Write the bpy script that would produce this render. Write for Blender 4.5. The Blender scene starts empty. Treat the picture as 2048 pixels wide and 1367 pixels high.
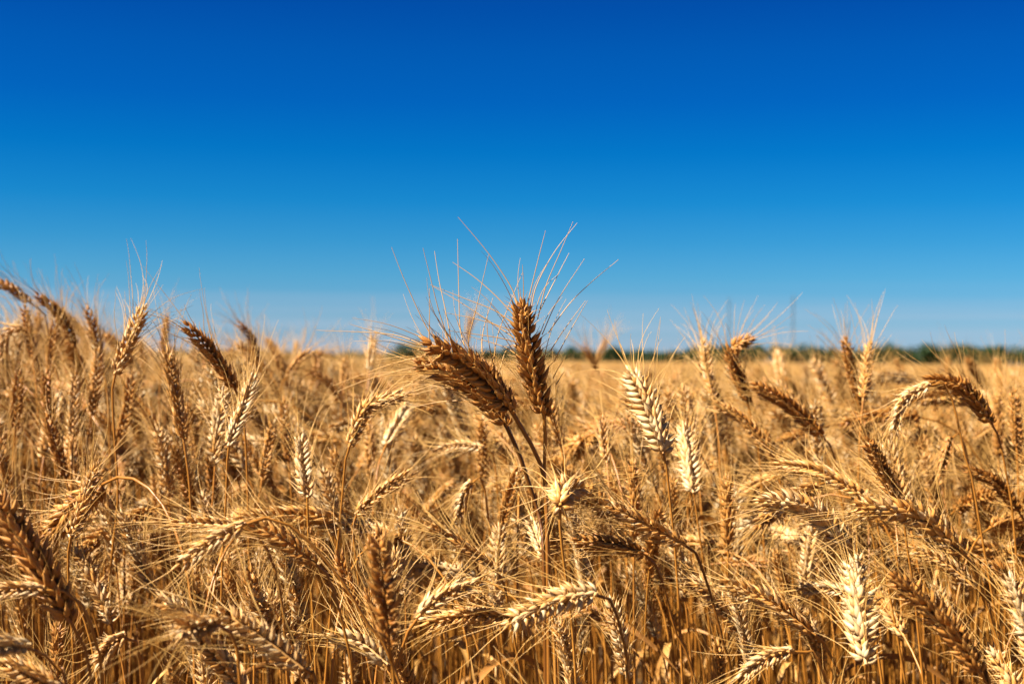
import bpy, math, random
import numpy as np
from mathutils import Vector

# ------------------------------------------------------------------ scene, camera, sky, sun, exposure
SC = bpy.context.scene
COL = SC.collection
R = math.radians

CAM_Z = 0.85
PITCH, ROLL = R(0.745), R(0.5)
LENS = 50.0
FPX = LENS / 36.0 * 2048.0            # focal length in pixels of the 2048 px wide frame
FOCUS = 1.14
FWD = np.array([0.0, math.cos(PITCH), math.sin(PITCH)])
_R0 = np.array([1.0, 0.0, 0.0]); _U0 = np.array([0.0, -math.sin(PITCH), math.cos(PITCH)])
RGT = _R0 * math.cos(ROLL) + _U0 * math.sin(ROLL)
UPV = _U0 * math.cos(ROLL) - _R0 * math.sin(ROLL)
CAMP = np.array([0.0, 0.0, CAM_Z])

cam_d = bpy.data.cameras.new("camera")
cam_d.lens = LENS; cam_d.sensor_width = 36.0
cam_d.clip_start = 0.05; cam_d.clip_end = 6000.0
cam_d.dof.use_dof = True; cam_d.dof.focus_distance = FOCUS; cam_d.dof.aperture_fstop = 8.5
cam = bpy.data.objects.new("camera", cam_d); COL.objects.link(cam)
from mathutils import Matrix
M3 = Matrix(((RGT[0], UPV[0], -FWD[0]), (RGT[1], UPV[1], -FWD[1]), (RGT[2], UPV[2], -FWD[2])))
cam.matrix_world = Matrix.Translation(CAMP.tolist()) @ M3.to_4x4()
SC.camera = cam

SUN_EL, SUN_AZ = R(47.0), R(-111.0)     # azimuth clockwise from +Y: the sun stands on the left
TO_SUN = Vector((math.sin(SUN_AZ) * math.cos(SUN_EL), math.cos(SUN_AZ) * math.cos(SUN_EL), math.sin(SUN_EL)))
sun_d = bpy.data.lights.new("sun", "SUN")
sun_d.energy = 5.0; sun_d.angle = R(0.53); sun_d.color = (1.0, 0.93, 0.82)
sun = bpy.data.objects.new("sun", sun_d); COL.objects.link(sun)
sun.rotation_euler = TO_SUN.to_track_quat('Z', 'Y').to_euler()
sun.location = (-20, 0, 30)

world = bpy.data.worlds.new("World"); SC.world = world; world.use_nodes = True
wn, wl = world.node_tree.nodes, world.node_tree.links
wn.clear()
w_out = wn.new("ShaderNodeOutputWorld"); w_bg = wn.new("ShaderNodeBackground")
w_sky = wn.new("ShaderNodeTexSky"); w_sky.sky_type = 'NISHITA'; w_sky.sun_disc = False
w_sky.sun_elevation = SUN_EL; w_sky.sun_rotation = SUN_AZ
w_sky.air_density = 1.0; w_sky.dust_density = 0.4; w_sky.ozone_density = 2.0
w_tc = wn.new("ShaderNodeTexCoord"); w_sep = wn.new("ShaderNodeSeparateXYZ")
wl.new(w_tc.outputs["Generated"], w_sep.inputs[0])
# the polarised, deep blue summer sky: the physical sky is filtered by height above the horizon
w_ramp = wn.new("ShaderNodeValToRGB"); w_ramp.color_ramp.interpolation = 'LINEAR'
SKY_STOPS = [(0.0011, (0.2525, 0.3745, 0.6402)), (0.0089, (0.2274, 0.3461, 0.5976)), (0.0265, (0.1722, 0.3119, 0.533)), (0.0405, (0.1234, 0.287, 0.5039)), (0.058, (0.0819, 0.2711, 0.4756)), (0.0825, (0.0413, 0.2398, 0.4467)), (0.1103, (0.0118, 0.2083, 0.4291)), (0.1447, (0.0017, 0.1716, 0.4049)), (0.1786, (0.001, 0.136, 0.3873)), (0.2119, (0.0011, 0.1242, 0.3673)), (0.2439, (0.0012, 0.1022, 0.3387)), (0.55, (0.1189, 0.1605, 0.2141)), (1.0, (0.1308, 0.1665, 0.2141))]
w_map = wn.new("ShaderNodeMapRange"); w_map.inputs["From Min"].default_value = 0.0; w_map.inputs["From Max"].default_value = 1.0
wl.new(w_sep.outputs["Z"], w_map.inputs["Value"]); wl.new(w_map.outputs[0], w_ramp.inputs[0])
cr = w_ramp.color_ramp
while len(cr.elements) > 1: cr.elements.remove(cr.elements[-1])
for i, (p, c) in enumerate(SKY_STOPS):
    e = cr.elements[0] if i == 0 else cr.elements.new(p)
    e.position = p; e.color = (*c, 1.0)
w_mul = wn.new("ShaderNodeMix"); w_mul.data_type = 'RGBA'; w_mul.blend_type = 'MULTIPLY'; w_mul.inputs[0].default_value = 1.0
wl.new(w_sky.outputs[0], w_mul.inputs[6]); wl.new(w_ramp.outputs[0], w_mul.inputs[7])
# thin veils of high cloud low over the horizon
w_mp = wn.new("ShaderNodeMapping"); w_mp.inputs["Scale"].default_value = (1.1, 1.1, 75.0)
w_nz = wn.new("ShaderNodeTexNoise"); w_nz.inputs["Scale"].default_value = 1.6; w_nz.inputs["Detail"].default_value = 4.0
wl.new(w_tc.outputs["Generated"], w_mp.inputs[0]); wl.new(w_mp.outputs[0], w_nz.inputs["Vector"])
w_c1 = wn.new("ShaderNodeMapRange"); w_c1.inputs["From Min"].default_value = 0.42; w_c1.inputs["From Max"].default_value = 0.66
wl.new(w_nz.outputs[0], w_c1.inputs[0])
w_c2 = wn.new("ShaderNodeMapRange"); w_c2.interpolation_type = "SMOOTHSTEP"; w_c2.inputs["From Min"].default_value = 0.062; w_c2.inputs["From Max"].default_value = 0.02
wl.new(w_sep.outputs["Z"], w_c2.inputs[0])
w_c3 = wn.new("ShaderNodeMath"); w_c3.operation = 'MULTIPLY'
wl.new(w_c1.outputs[0], w_c3.inputs[0]); wl.new(w_c2.outputs[0], w_c3.inputs[1])
w_c4 = wn.new("ShaderNodeMath"); w_c4.operation = 'MULTIPLY'; w_c4.inputs[1].default_value = 0.42
wl.new(w_c3.outputs[0], w_c4.inputs[0])
w_mix = wn.new("ShaderNodeMix"); w_mix.data_type = 'RGBA'
CLOUD_COL = (1.75, 2.25, 2.85, 1.0)
w_mix.inputs[7].default_value = CLOUD_COL
wl.new(w_c4.outputs[0], w_mix.inputs[0]); wl.new(w_mul.outputs[2], w_mix.inputs[6])
wl.new(w_mix.outputs[2], w_bg.inputs[0]); w_bg.inputs[1].default_value = 0.0536
wl.new(w_bg.outputs[0], w_out.inputs[0])

SC.view_settings.view_transform = 'Standard'; SC.view_settings.look = 'None'
SC.view_settings.exposure = 2.2; SC.view_settings.gamma = 1.0
SC.view_settings.use_curve_mapping = False
SC.render.engine = 'CYCLES'
SC.cycles.max_bounces = 6; SC.cycles.diffuse_bounces = 2; SC.cycles.transmission_bounces = 3
SC.cycles.use_denoising = True

# ------------------------------------------------------------------ helpers
def at(px, py, d):
    """the world point seen at pixel (px, py) of the 2048 px frame, d metres in front of the camera"""
    return CAMP + d * (FWD + RGT * ((px - 1024.0) / FPX) + UPV * ((683.5 - py) / FPX))

def project(P):
    P = np.atleast_2d(P) - CAMP
    d = P @ FWD
    return np.stack([1024.0 + FPX * (P @ RGT) / d, 683.5 - FPX * (P @ UPV) / d, d], 1)

def unit(v):
    return v / np.maximum(np.linalg.norm(v, axis=-1, keepdims=True), 1e-12)

class Geo:
    """vertices, faces and two per-vertex values (tone, along) gathered before they become one mesh"""
    def __init__(self): self.v, self.f3, self.f4, self.t, self.a, self.n = [], [], [], [], [], 0
    def add(self, v, f4=None, f3=None, tone=0.5, along=0.0):
        v = np.asarray(v, float).reshape(-1, 3); k = len(v)
        self.v.append(v)
        self.t.append(np.broadcast_to(np.asarray(tone, float), (k,)).copy()); self.a.append(np.broadcast_to(np.asarray(along, float), (k,)).copy())
        if f4 is not None and len(f4): self.f4.append(np.asarray(f4, int).reshape(-1, 4) + self.n)
        if f3 is not None and len(f3): self.f3.append(np.asarray(f3, int).reshape(-1, 3) + self.n)
        self.n += k
    def merge(self, g):
        for v, t, a in zip(g.v, g.t, g.a):
            self.v.append(v); self.t.append(t); self.a.append(a)
        self.f4 += [f + self.n for f in g.f4]; self.f3 += [f + self.n for f in g.f3]
        self.n += g.n
        return self
    def mesh(self, name, mat, origin=None):
        v = np.concatenate(self.v)
        if origin is not None: v = v - origin
        f4 = np.concatenate(self.f4) if self.f4 else np.zeros((0, 4), int)
        f3 = np.concatenate(self.f3) if self.f3 else np.zeros((0, 3), int)
        me = bpy.data.meshes.new(name)
        me.vertices.add(len(v)); me.vertices.foreach_set("co", v.astype(np.float32).ravel())
        loops = np.concatenate([f4.ravel(), f3.ravel()]).astype(np.int32)
        me.loops.add(len(loops)); me.loops.foreach_set("vertex_index", loops)
        npoly = len(f4) + len(f3); me.polygons.add(npoly)
        starts = np.concatenate([np.arange(len(f4)) * 4, len(f4) * 4 + np.arange(len(f3)) * 3]).astype(np.int32)
        me.polygons.foreach_set("loop_start", starts)
        me.polygons.foreach_set("use_smooth", np.ones(npoly, bool))
        me.update(calc_edges=True); me.validate()
        for nm, arr in (("tone", self.t), ("along", self.a)):
            at_ = me.attributes.new(nm, 'FLOAT', 'POINT'); at_.data.foreach_set("value", np.concatenate(arr).astype(np.float32))
        if mat: me.materials.append(mat)
        return me

def link(name, data, parent=None, loc=None):
    o = bpy.data.objects.new(name, data); COL.objects.link(o)
    if parent is not None: o.parent = parent
    if loc is not None: o.location = loc
    return o

def tag(o, label=None, cat=None, group=None, kind=None):
    for k, v in (("label", label), ("category", cat), ("group", group), ("kind", kind)):
        if v: o[k] = v
    return o

def spline(pts, n):
    """Catmull-Rom through pts, resampled at n points of equal arc length"""
    P = np.asarray(pts, float)
    if len(P) == 2:
        out = P[0] + np.linspace(0, 1, 24)[:, None] * (P[1] - P[0])
    else:
        Q = np.vstack([2 * P[0] - P[1], P, 2 * P[-1] - P[-2]]); out = []
        for i in range(len(P) - 1):
            a, b, c, d = Q[i:i + 4]
            t = np.linspace(0, 1, 16, endpoint=(i == len(P) - 2))[:, None]
            out.append(0.5 * (2 * b + (c - a) * t + (2 * a - 5 * b + 4 * c - d) * t ** 2 + (3 * b - a - 3 * c + d) * t ** 3))
        out = np.vstack(out)
    s = np.concatenate([[0], np.cumsum(np.linalg.norm(np.diff(out, axis=0), axis=1))])
    u = np.linspace(0, s[-1], n)
    return np.stack([np.interp(u, s, out[:, k]) for k in range(3)], 1)

def frames(P, side0):
    """tangents, sides and normals along a polyline, the side carried along without twist"""
    T = unit(np.gradient(P, axis=0)); N = np.zeros_like(P)
    s = side0
    for i in range(len(P)):
        s = s - T[i] * (s @ T[i])
        if np.linalg.norm(s) < 1e-6: s = np.cross(T[i], [0.3, 0.5, 0.8])
        s = s / np.linalg.norm(s); N[i] = s
    return T, N, np.cross(T, N)

def tube(P, r, sides=6, tone=0.5, along=None, side0=np.array([1.0, 0.0, 0.0])):
    g = Geo(); P = np.asarray(P, float); n = len(P)
    T, N, B = frames(P, side0)
    th = np.linspace(0, 2 * math.pi, sides, endpoint=False)
    r = np.broadcast_to(np.asarray(r, float), (n,))
    v = P[:, None, :] + r[:, None, None] * (np.cos(th)[None, :, None] * N[:, None, :] + np.sin(th)[None, :, None] * B[:, None, :])
    i, j = np.meshgrid(np.arange(n - 1), np.arange(sides), indexing='ij'); j2 = (j + 1) % sides
    f = np.stack([i * sides + j, i * sides + j2, (i + 1) * sides + j2, (i + 1) * sides + j], -1).reshape(-1, 4)
    al = np.repeat(np.linspace(0, 1, n) if along is None else along, sides)
    g.add(v, f4=f, tone=np.repeat(np.broadcast_to(np.asarray(tone, float), (n,)), sides), along=al)
    return g

# ------------------------------------------------------------------ materials
def straw(name, stops, rough=0.55, trans=0.16, bump=0.25, streak=(60, 60, 60), tipcol=None, spread=0.10):
    m = bpy.data.materials.new(name); m.use_nodes = True
    nt = m.node_tree; nd, lk = nt.nodes, nt.links; nd.clear()
    out = nd.new("ShaderNodeOutputMaterial"); pb = nd.new("ShaderNodeBsdfPrincipled"); tr = nd.new("ShaderNodeBsdfTranslucent")
    mx = nd.new("ShaderNodeMixShader"); mx.inputs[0].default_value = trans
    at_ = nd.new("ShaderNodeAttribute"); at_.attribute_name = "tone"
    al = nd.new("ShaderNodeAttribute"); al.attribute_name = "along"
    oi = nd.new("ShaderNodeObjectInfo")
    tc = nd.new("ShaderNodeTexCoord")
    nz = nd.new("ShaderNodeTexNoise"); nz.inputs["Scale"].default_value = 420.0; nz.inputs["Detail"].default_value = 3.0
    lk.new(tc.outputs["Object"], nz.inputs["Vector"])
    a1 = nd.new("ShaderNodeMath"); a1.operation = 'MULTIPLY_ADD'; a1.inputs[1].default_value = 0.30; lk.new(nz.outputs[0], a1.inputs[0])
    a2 = nd.new("ShaderNodeMath"); a2.operation = 'MULTIPLY_ADD'; a2.inputs[1].default_value = spread; lk.new(oi.outputs["Random"], a2.inputs[0])
    lk.new(at_.outputs["Fac"], a2.inputs[2]); lk.new(a2.outputs[0], a1.inputs[2])
    a3 = nd.new("ShaderNodeMath"); a3.operation = 'SUBTRACT'; a3.inputs[1].default_value = 0.15 + spread * 0.5; lk.new(a1.outputs[0], a3.inputs[0])
    rp = nd.new("ShaderNodeValToRGB")
    c = rp.color_ramp
    while len(c.elements) > 1: c.elements.remove(c.elements[-1])
    for i, (p, col) in enumerate(stops):
        e = c.elements[0] if i == 0 else c.elements.new(p)
        e.position = p; e.color = (*col, 1)
    lk.new(a3.outputs[0], rp.inputs[0])
    colour = rp.outputs[0]
    if tipcol:
        t1 = nd.new("ShaderNodeMapRange"); t1.inputs["From Min"].default_value = 0.60; t1.inputs["From Max"].default_value = 1.0; t1.inputs["To Max"].default_value = 0.55
        lk.new(al.outputs["Fac"], t1.inputs[0])
        t2 = nd.new("ShaderNodeMix"); t2.data_type = 'RGBA'; t2.inputs[7].default_value = (*tipcol, 1)
        lk.new(t1.outputs[0], t2.inputs[0]); lk.new(colour, t2.inputs[6]); colour = t2.outputs[2]
    lk.new(colour, pb.inputs["Base Color"]); lk.new(colour, tr.inputs[0])
    pb.inputs["Roughness"].default_value = rough; pb.inputs["Specular IOR Level"].default_value = 0.35
    if bump:
        b = nd.new("ShaderNodeBump"); b.inputs["Strength"].default_value = bump; b.inputs["Distance"].default_value = 0.0006
        n2 = nd.new("ShaderNodeTexNoise"); n2.inputs["Scale"].default_value = 1500.0; n2.inputs["Detail"].default_value = 2.0
        lk.new(tc.outputs["Object"], n2.inputs["Vector"])
        lk.new(n2.outputs[0], b.inputs["Height"]); lk.new(b.outputs[0], pb.inputs["Normal"])
    lk.new(pb.outputs[0], mx.inputs[1]); lk.new(tr.outputs[0], mx.inputs[2]); lk.new(mx.outputs[0], out.inputs[0])
    return m

EAR_STOPS = [(0.0, (0.450, 0.329, 0.175)), (0.3, (0.417, 0.195, 0.040)), (0.65, (0.290, 0.110, 0.015)), (1.0, (0.157, 0.051, 0.005))]
M_EAR = straw("ripe_husk", EAR_STOPS, rough=0.5, tipcol=(0.465, 0.258, 0.076))
M_AWN = straw("awn_straw", [(0.0, (0.473, 0.270, 0.073)), (1.0, (0.281, 0.114, 0.016))], rough=0.45, trans=0.12, bump=0)
M_STEM = straw("stem_straw", [(0.0, (0.332, 0.150, 0.023)), (0.5, (0.251, 0.095, 0.011)), (1.0, (0.100, 0.033, 0.003))], rough=0.42, trans=0.06, bump=0.1)
M_LEAF = straw("dry_leaf", [(0.0, (0.404, 0.215, 0.053)), (1.0, (0.236, 0.091, 0.014))], rough=0.6, trans=0.22, bump=0.2)

# ------------------------------------------------------------------ the wheat ear
def husk_template(nu, nv, end):
    u = np.linspace(0, 1, nu)
    w = np.interp(u, [0, .06, .18, .36, .54, .72, .86, 1], [.25, .6, .93, 1, .88, .58, .28, .04])
    th = np.linspace(0, 2 * math.pi, nv, endpoint=False)
    y = w[:, None] * np.cos(th)[None, :]
    s = np.sin(th); keel = 0.22 * np.exp(-((th - math.pi / 2) / 0.45) ** 2)
    z = w[:, None] * (np.where(s > 0, s * 0.95, s * 0.55) + keel)[None, :] + (0.34 * np.sin(math.pi * np.clip(u * 1.05, 0, 1)) + end * u ** 3)[:, None]
    x = np.repeat(u[:, None], nv, 1)
    i, j = np.meshgrid(np.arange(nu - 1), np.arange(nv), indexing='ij'); j2 = (j + 1) % nv
    f = np.stack([i * nv + j, i * nv + j2, (i + 1) * nv + j2, (i + 1) * nv + j], -1).reshape(-1, 4)
    return x.ravel(), y.ravel(), z.ravel(), f, np.repeat(u, nv)

HUSK = {0: husk_template(9, 8, 0.25), 1: husk_template(6, 6, 0.25), 2: husk_template(4, 4, 0.2)}

def husk(origin, d, outv, L, W, Th, tone, lod):
    x, y, z, f, al = HUSK[lod]
    d = d / np.linalg.norm(d); outv = outv - d * (outv @ d); outv = outv / np.linalg.norm(outv)
    sd = np.cross(d, outv)
    v = origin + x[:, None] * L * d + y[:, None] * W * sd + z[:, None] * Th * outv
    g = Geo(); g.add(v, f4=f, tone=tone, along=al)
    tip = origin + d * L + outv * (0.25 * Th)
    return g, tip, d, outv

def awn_geo(base, d0, bend, L, r0, tone, rng, lod, kink=0.0):
    n = {0: 10, 1: 6, 2: 3}[lod]
    t = np.linspace(0, 1, n)[:, None]
    P = base + L * (t * d0 + (t ** 2) * bend)
    if kink: P = P + (np.sin(t * math.pi) ** 2) * rng.normal(0, kink, 3) * L
    return tube(P, np.linspace(r0, r0 * 0.3, n), 3 if lod else 4, tone=tone)

def path_awn(pts, r0, tone):
    return tube(spline(pts, 14), np.linspace(r0 * 1.3, r0 * 0.5, 14), 5, tone=tone)

def build_ear(axis_pts, face, seed, tone, fat=1.0, lod=0, awn_len=0.062, awn_frac=1.0, awn_spread=1.0, n_side=None, openness=1.0):
    """axis_pts: centre line from the base of the ear to its tip; face: the side turned to the viewer.
    Returns rachis, [spikelets], [awns] as Geo objects."""
    rng = np.random.default_rng(seed)
    n = 40
    P = spline(axis_pts, n); length = np.linalg.norm(np.diff(P, axis=0), axis=1).sum()
    T, B, Nn = frames(P, np.asarray(face, float))
    N = -Nn                                              # rows of spikelets stand at +N and -N, B looks to the viewer
    if n_side is None: n_side = max(7, int(round(length / 0.0074)))
    k_tot = 2 * n_side
    size0 = np.clip(length / 0.088, 0.78, 1.15) * (0.5 + 0.5 * fat)
    rachis = tube(P[:36], np.linspace(0.0014, 0.0007, 36), 6, tone=tone + 0.1, side0=B[0])
    spik, awns = [], []
    for k in range(k_tot + 1):
        term = k == k_tot
        s = (k + 0.3) / (k_tot + 1.6) if not term else 0.955
        q = s * (n - 1); i = int(q); fr = q - i
        p = P[i] * (1 - fr) + P[min(i + 1, n - 1)] * fr
        t, b, nn = T[i], B[i], N[i]
        sg = 1.0 if k % 2 else -1.0
        env = np.interp(s, [0, .08, .3, .6, .85, 1], [.74, .9, 1.03, 1.0, .86, .7]) * size0
        a = R(rng.normal(28, 3.5)) * openness * fat
        if s > .8: a *= 0.8
        g = Geo()
        jt = rng.normal(0, 0.04)
        tn = tone + jt
        specs = [(-52, .78, .92, 0), (52, .78, .92, 0), (-32, 1.0, 1.0, 1), (32, 1.0, 1.0, 1), (0, 1.02, .95, 2)] if not term else [(-26, .9, .9, 1), (26, .9, .9, 1), (0, 1.05, .9, 1)]
        if lod == 2: specs = specs[2:] if not term else specs[2:]
        for fan, ls, ws, kind in specs:
            ph = R(fan + rng.normal(0, 9)) * (0.75 + 0.25 * fat) * openness
            aa = a * (1.12 if kind == 2 else 0.78 if kind == 1 else 0.62) + R(rng.normal(0, 5.5))
            if term: aa = 0.0
            d = t * math.cos(aa) * math.cos(ph) + nn * sg * math.sin(aa) + b * math.sin(ph) * math.cos(aa * 0.5)
            d = unit(d)
            outv = nn * sg * (0.9 if kind != 1 else 0.7) + b * math.sin(ph) * 1.5 - t * 0.25
            if term: outv = b * (1 if fan >= 0 else -1) + nn * 0.2
            L = 0.0138 * ls * env * rng.uniform(.86, 1.14); W = 0.00258 * ws * env * (0.75 + 0.25 * fat)
            o = p + nn * sg * 0.0013 + b * math.sin(ph) * 0.0016 * env + t * (0.0016 if kind == 2 else 0.0) * env
            if lod == 2: W *= 1.35
            h, tip, dd, ov = husk(o, d, outv, L, W, W * 0.92, tn + rng.normal(0, 0.09), min(lod, 2))
            g.merge(h)
            want = {0: 0.0, 1: 0.78, 2: 0.42}[kind] * awn_frac
            has = rng.random() < want
            if not has and lod == 0:                   # short beak of the outer glume
                bd = unit(dd + 0.35 * ov)
                g.merge(tube(np.stack([tip - dd * L * 0.06, tip + bd * L * 0.2, tip + bd * L * rng.uniform(.35, .7)]), [0.00028, 0.0002, 0.00008], 4, tone=tn - 0.15, along=np.ones(3)))
            if has:
                al = awn_len * rng.uniform(.68, 1.15) * np.interp(s, [0, .25, 1], [.7, 1, 1])
                d0 = unit(dd * 0.75 + t * 0.65 + rng.normal(0, 0.06, 3))
                bend = (ov * rng.uniform(.05, .32) + nn * sg * rng.uniform(-.05, .15)) * awn_spread + rng.normal(0, 0.05, 3)
                awns.append(awn_geo(tip - dd * L * 0.06, d0, bend, al, 0.00034 if lod < 2 else 0.0006, tone * 0.5 + rng.normal(0.06, .08), rng, lod, 0.02))
        spik.append(g)
    return rachis, spik, awns

def stem_geo(pts, tone, r_top=0.0010, r_low=0.00175, sides=7, n=48, node=True):
    P = spline(pts, n)
    s = np.linspace(0, 1, n)
    r_low = r_low * 1.32
    r = np.interp(s, [0, .08, .3, 1], [r_top * 1.15, r_top, r_top * 1.25, r_low])
    tn = np.full(n, tone)
    if node:
        for c in (0.62,):
            j = int(c * n); r[j] *= 1.35; tn[j] += 0.3
    return tube(P, r, sides, tone=tn)

def leaf_geo(base, d, L, W, rng, tone, droop=1.0):
    n = 16; t = np.linspace(0, 1, n)
    d = unit(np.asarray(d, float)); P = [np.asarray(base, float)]
    tw = rng.uniform(-3, 3); sd = unit(np.cross(d, [0.1, 0.2, 1.0])); S = []
    for i in range(n):
        S.append(sd * math.cos(tw * t[i]) + np.cross(d, sd) * math.sin(tw * t[i]))
        if i: P.append(P[-1] + d * L / (n - 1))
        d = unit(d + np.array([rng.normal(0, .04), rng.normal(0, .04), -0.16 * droop]))
        sd = unit(sd - d * (sd @ d))
    P, S = np.array(P), np.array(S)
    w = W * np.interp(t, [0, .15, .5, .85, 1], [.5, 1, .85, .4, .03])
    up = unit(np.cross(S, np.gradient(P, axis=0)))
    v = np.stack([P - S * w[:, None] + up * (w * 0.45)[:, None], P, P + S * w[:, None] + up * (w * 0.45)[:, None]], 1)
    i, j = np.meshgrid(np.arange(n - 1), np.arange(2), indexing='ij')
    f = np.stack([i * 3 + j, i * 3 + j + 1, (i + 1) * 3 + j + 1, (i + 1) * 3 + j], -1).reshape(-1, 4)
    g = Geo(); g.add(v, f4=f, tone=tone, along=np.repeat(t, 3)); return g

#--HAND--
# ------------------------------------------------------------------ the ears one can point at
HAND_EARS = []         # (centre line in world space, radius, id) of every plant, for keeping others clear and for the labels
GROUP = "ripe wheat plants in the near field"

def wheat_plant(label, axis, stem_pts, tone, fat, face, seed, detail, awns=None, awn_frac=0.75, awn_len=0.058, awn_spread=1.0, openness=1.0, stem_tone=None, leaf=False, extra=None, r_top=0.0010):
    base = np.array(stem_pts[-1], float)
    tone = 0.36 + (tone - 0.36) * 0.92
    root = bpy.data.objects.new("wheat_plant", None); COL.objects.link(root)
    root.location = base.tolist(); root.empty_display_size = 0.05
    tag(root, label, "wheat", GROUP)
    st = stem_geo(stem_pts, 0.45 if stem_tone is None else stem_tone, r_top=r_top)
    link("stem", st.mesh("stem", M_STEM, base), root)
    rach, sp, aw = build_ear(axis, face, seed, tone, fat, 0, awn_len, awn_frac, awn_spread, openness=openness)
    if extra:
        rng = np.random.default_rng(seed + 5)
        for pts in extra: aw.append(path_awn(pts, 0.00034, tone * 0.45 + rng.normal(.08, .06)))
    if detail:
        e = link("ear", rach.mesh("rachis", M_EAR, base), root)
        for g in sp: link("spikelet", g.mesh("spikelet", M_EAR, base), e)
        for g in aw: link("awn", g.mesh("awn", M_AWN, base), e)
    else:
        for g in sp: rach.merge(g)
        e = link("ear", rach.mesh("ear", M_EAR, base), root)
        b = Geo()
        for g in aw: b.merge(g)
        if b.n: link("beard", b.mesh("beard", M_AWN, base), e)
    if leaf:
        rng = np.random.default_rng(seed + 9)
        P = spline(stem_pts, 48); i = int(rng.integers(14, 26))
        lg = leaf_geo(P[i], [rng.normal(), rng.normal(), 1.2], rng.uniform(.07, .13), 0.0035, rng, rng.uniform(.2, .9), 1.4)
        link("leaf", lg.mesh("leaf", M_LEAF, base), root)
    return root

def hand(label, mark, tip, base, depth, dtip=0.0, ctrl=None, stem=(), tone=0.45, fat=1.0, roll=0.0, detail=False, awns=(), seed=None, lean=None, **kw):
    seed = seed or (len(HAND_EARS) * 7 + 11)
    p0 = at(*base, depth); p2 = at(*tip, depth + dtip)
    pts = [p0, p2] if ctrl is None else [p0, at(*ctrl, depth + dtip * 0.45), p2]
    axis = spline(pts, 24)
    t0 = unit(axis[2] - axis[0])
    f = -FWD + 0.0
    ax = unit(axis[-1] - axis[0]); f = unit(f - ax * (f @ ax)); f = unit(f * math.cos(R(roll)) + np.cross(ax, f) * math.sin(R(roll)))
    sp = [p0 + t0 * 0.004]
    if stem:
        for i, v in enumerate(stem): sp.append(at(v[0], v[1], depth + (v[2] if len(v) > 2 else 0.004 * (i + 1))))
    else:
        sp.append(p0 - unit(t0 * 0.8 + np.array([0, 0, .35])) * 0.05)
        sp.append(sp[-1] - unit(t0 * 0.25 + np.array([0, 0, 1.0])) * 0.10)
    d = sp[-1] - sp[-2]; z = sp[-1][2]
    sl = np.clip(d[:2] / max(-d[2], 1e-3), -0.6, 0.6) if d[2] < -1e-3 else np.zeros(2)
    mid = np.array([*(sp[-1][:2] + sl * z * 0.30), z * 0.55]); g = np.array([*(sp[-1][:2] + sl * z * 0.42), 0.0])
    sp += [mid, g]
    ex = []
    for a in awns:
        r = np.random.default_rng(seed + len(ex) * 3 + 1); k = r.uniform(-0.012, 0.02)
        n = len(a); j = len(axis) - 1
        q = axis[np.argmin(np.linalg.norm(project(axis)[:, :2] - np.array(a[0]), axis=1))]
        d0 = (q - CAMP) @ FWD
        ex.append([at(*p, d0 - 0.004 + k * (i / (n - 1))) for i, p in enumerate(a)])
    HAND_EARS.append((axis, mark, label))
    L = np.linalg.norm(np.diff(axis, axis=0), axis=1).sum()
    if not 0.055 < L < 0.115: print("ear length", round(L, 3), label)
    return wheat_plant(label, axis, sp, tone, fat, f, seed, detail, extra=ex, **kw)

# the two tall brown ears in focus, and the one behind them
hand("tall upright brown ear standing against the sky at the centre, the tallest in focus", "the tall central ear", (1040, 606), (1090, 834), 1.14, -0.020, (1062, 725),
     [(1091, 880), (1088, 940), (1093, 1040, .01), (1103, 1200, .012), (1112, 1367, .012)], 0.70, 1.0, 38, True, awn_frac=0.30, awn_len=0.05, r_top=0.0014, stem_tone=0.4, awns=[
     [(1054, 611), (1071, 540), (1091, 461)], [(1062, 620), (1073, 571), (1108, 505), (1154, 446)], [(1075, 638), (1092, 571), (1120, 505), (1146, 443)],
     [(1080, 620), (1103, 574), (1138, 506)], [(1084, 669), (1115, 601), (1169, 517)], [(1096, 666), (1140, 606), (1185, 562), (1237, 519)],
     [(1101, 701), (1126, 662), (1171, 601)], [(1108, 722), (1140, 662), (1175, 601)], [(1046, 612), (1047, 575), (1045, 529)],
     [(1036, 610), (1020, 570), (975, 504), (916, 434)], [(1030, 632), (990, 590), (950, 555), (905, 524)], [(1028, 649), (990, 621), (930, 597), (860, 569)],
     [(1033, 665), (991, 649), (945, 636), (895, 626)], [(1028, 675), (979, 642), (920, 604), (865, 572)], [(1038, 686), (1002, 676), (950, 668), (897, 661)],
     [(1035, 710), (1005, 692), (935, 671)], [(1050, 735), (1025, 724), (1000, 718)], [(1106, 756), (1117, 735), (1128, 718)], [(1113, 768), (1122, 752), (1132, 738)]])
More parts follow.
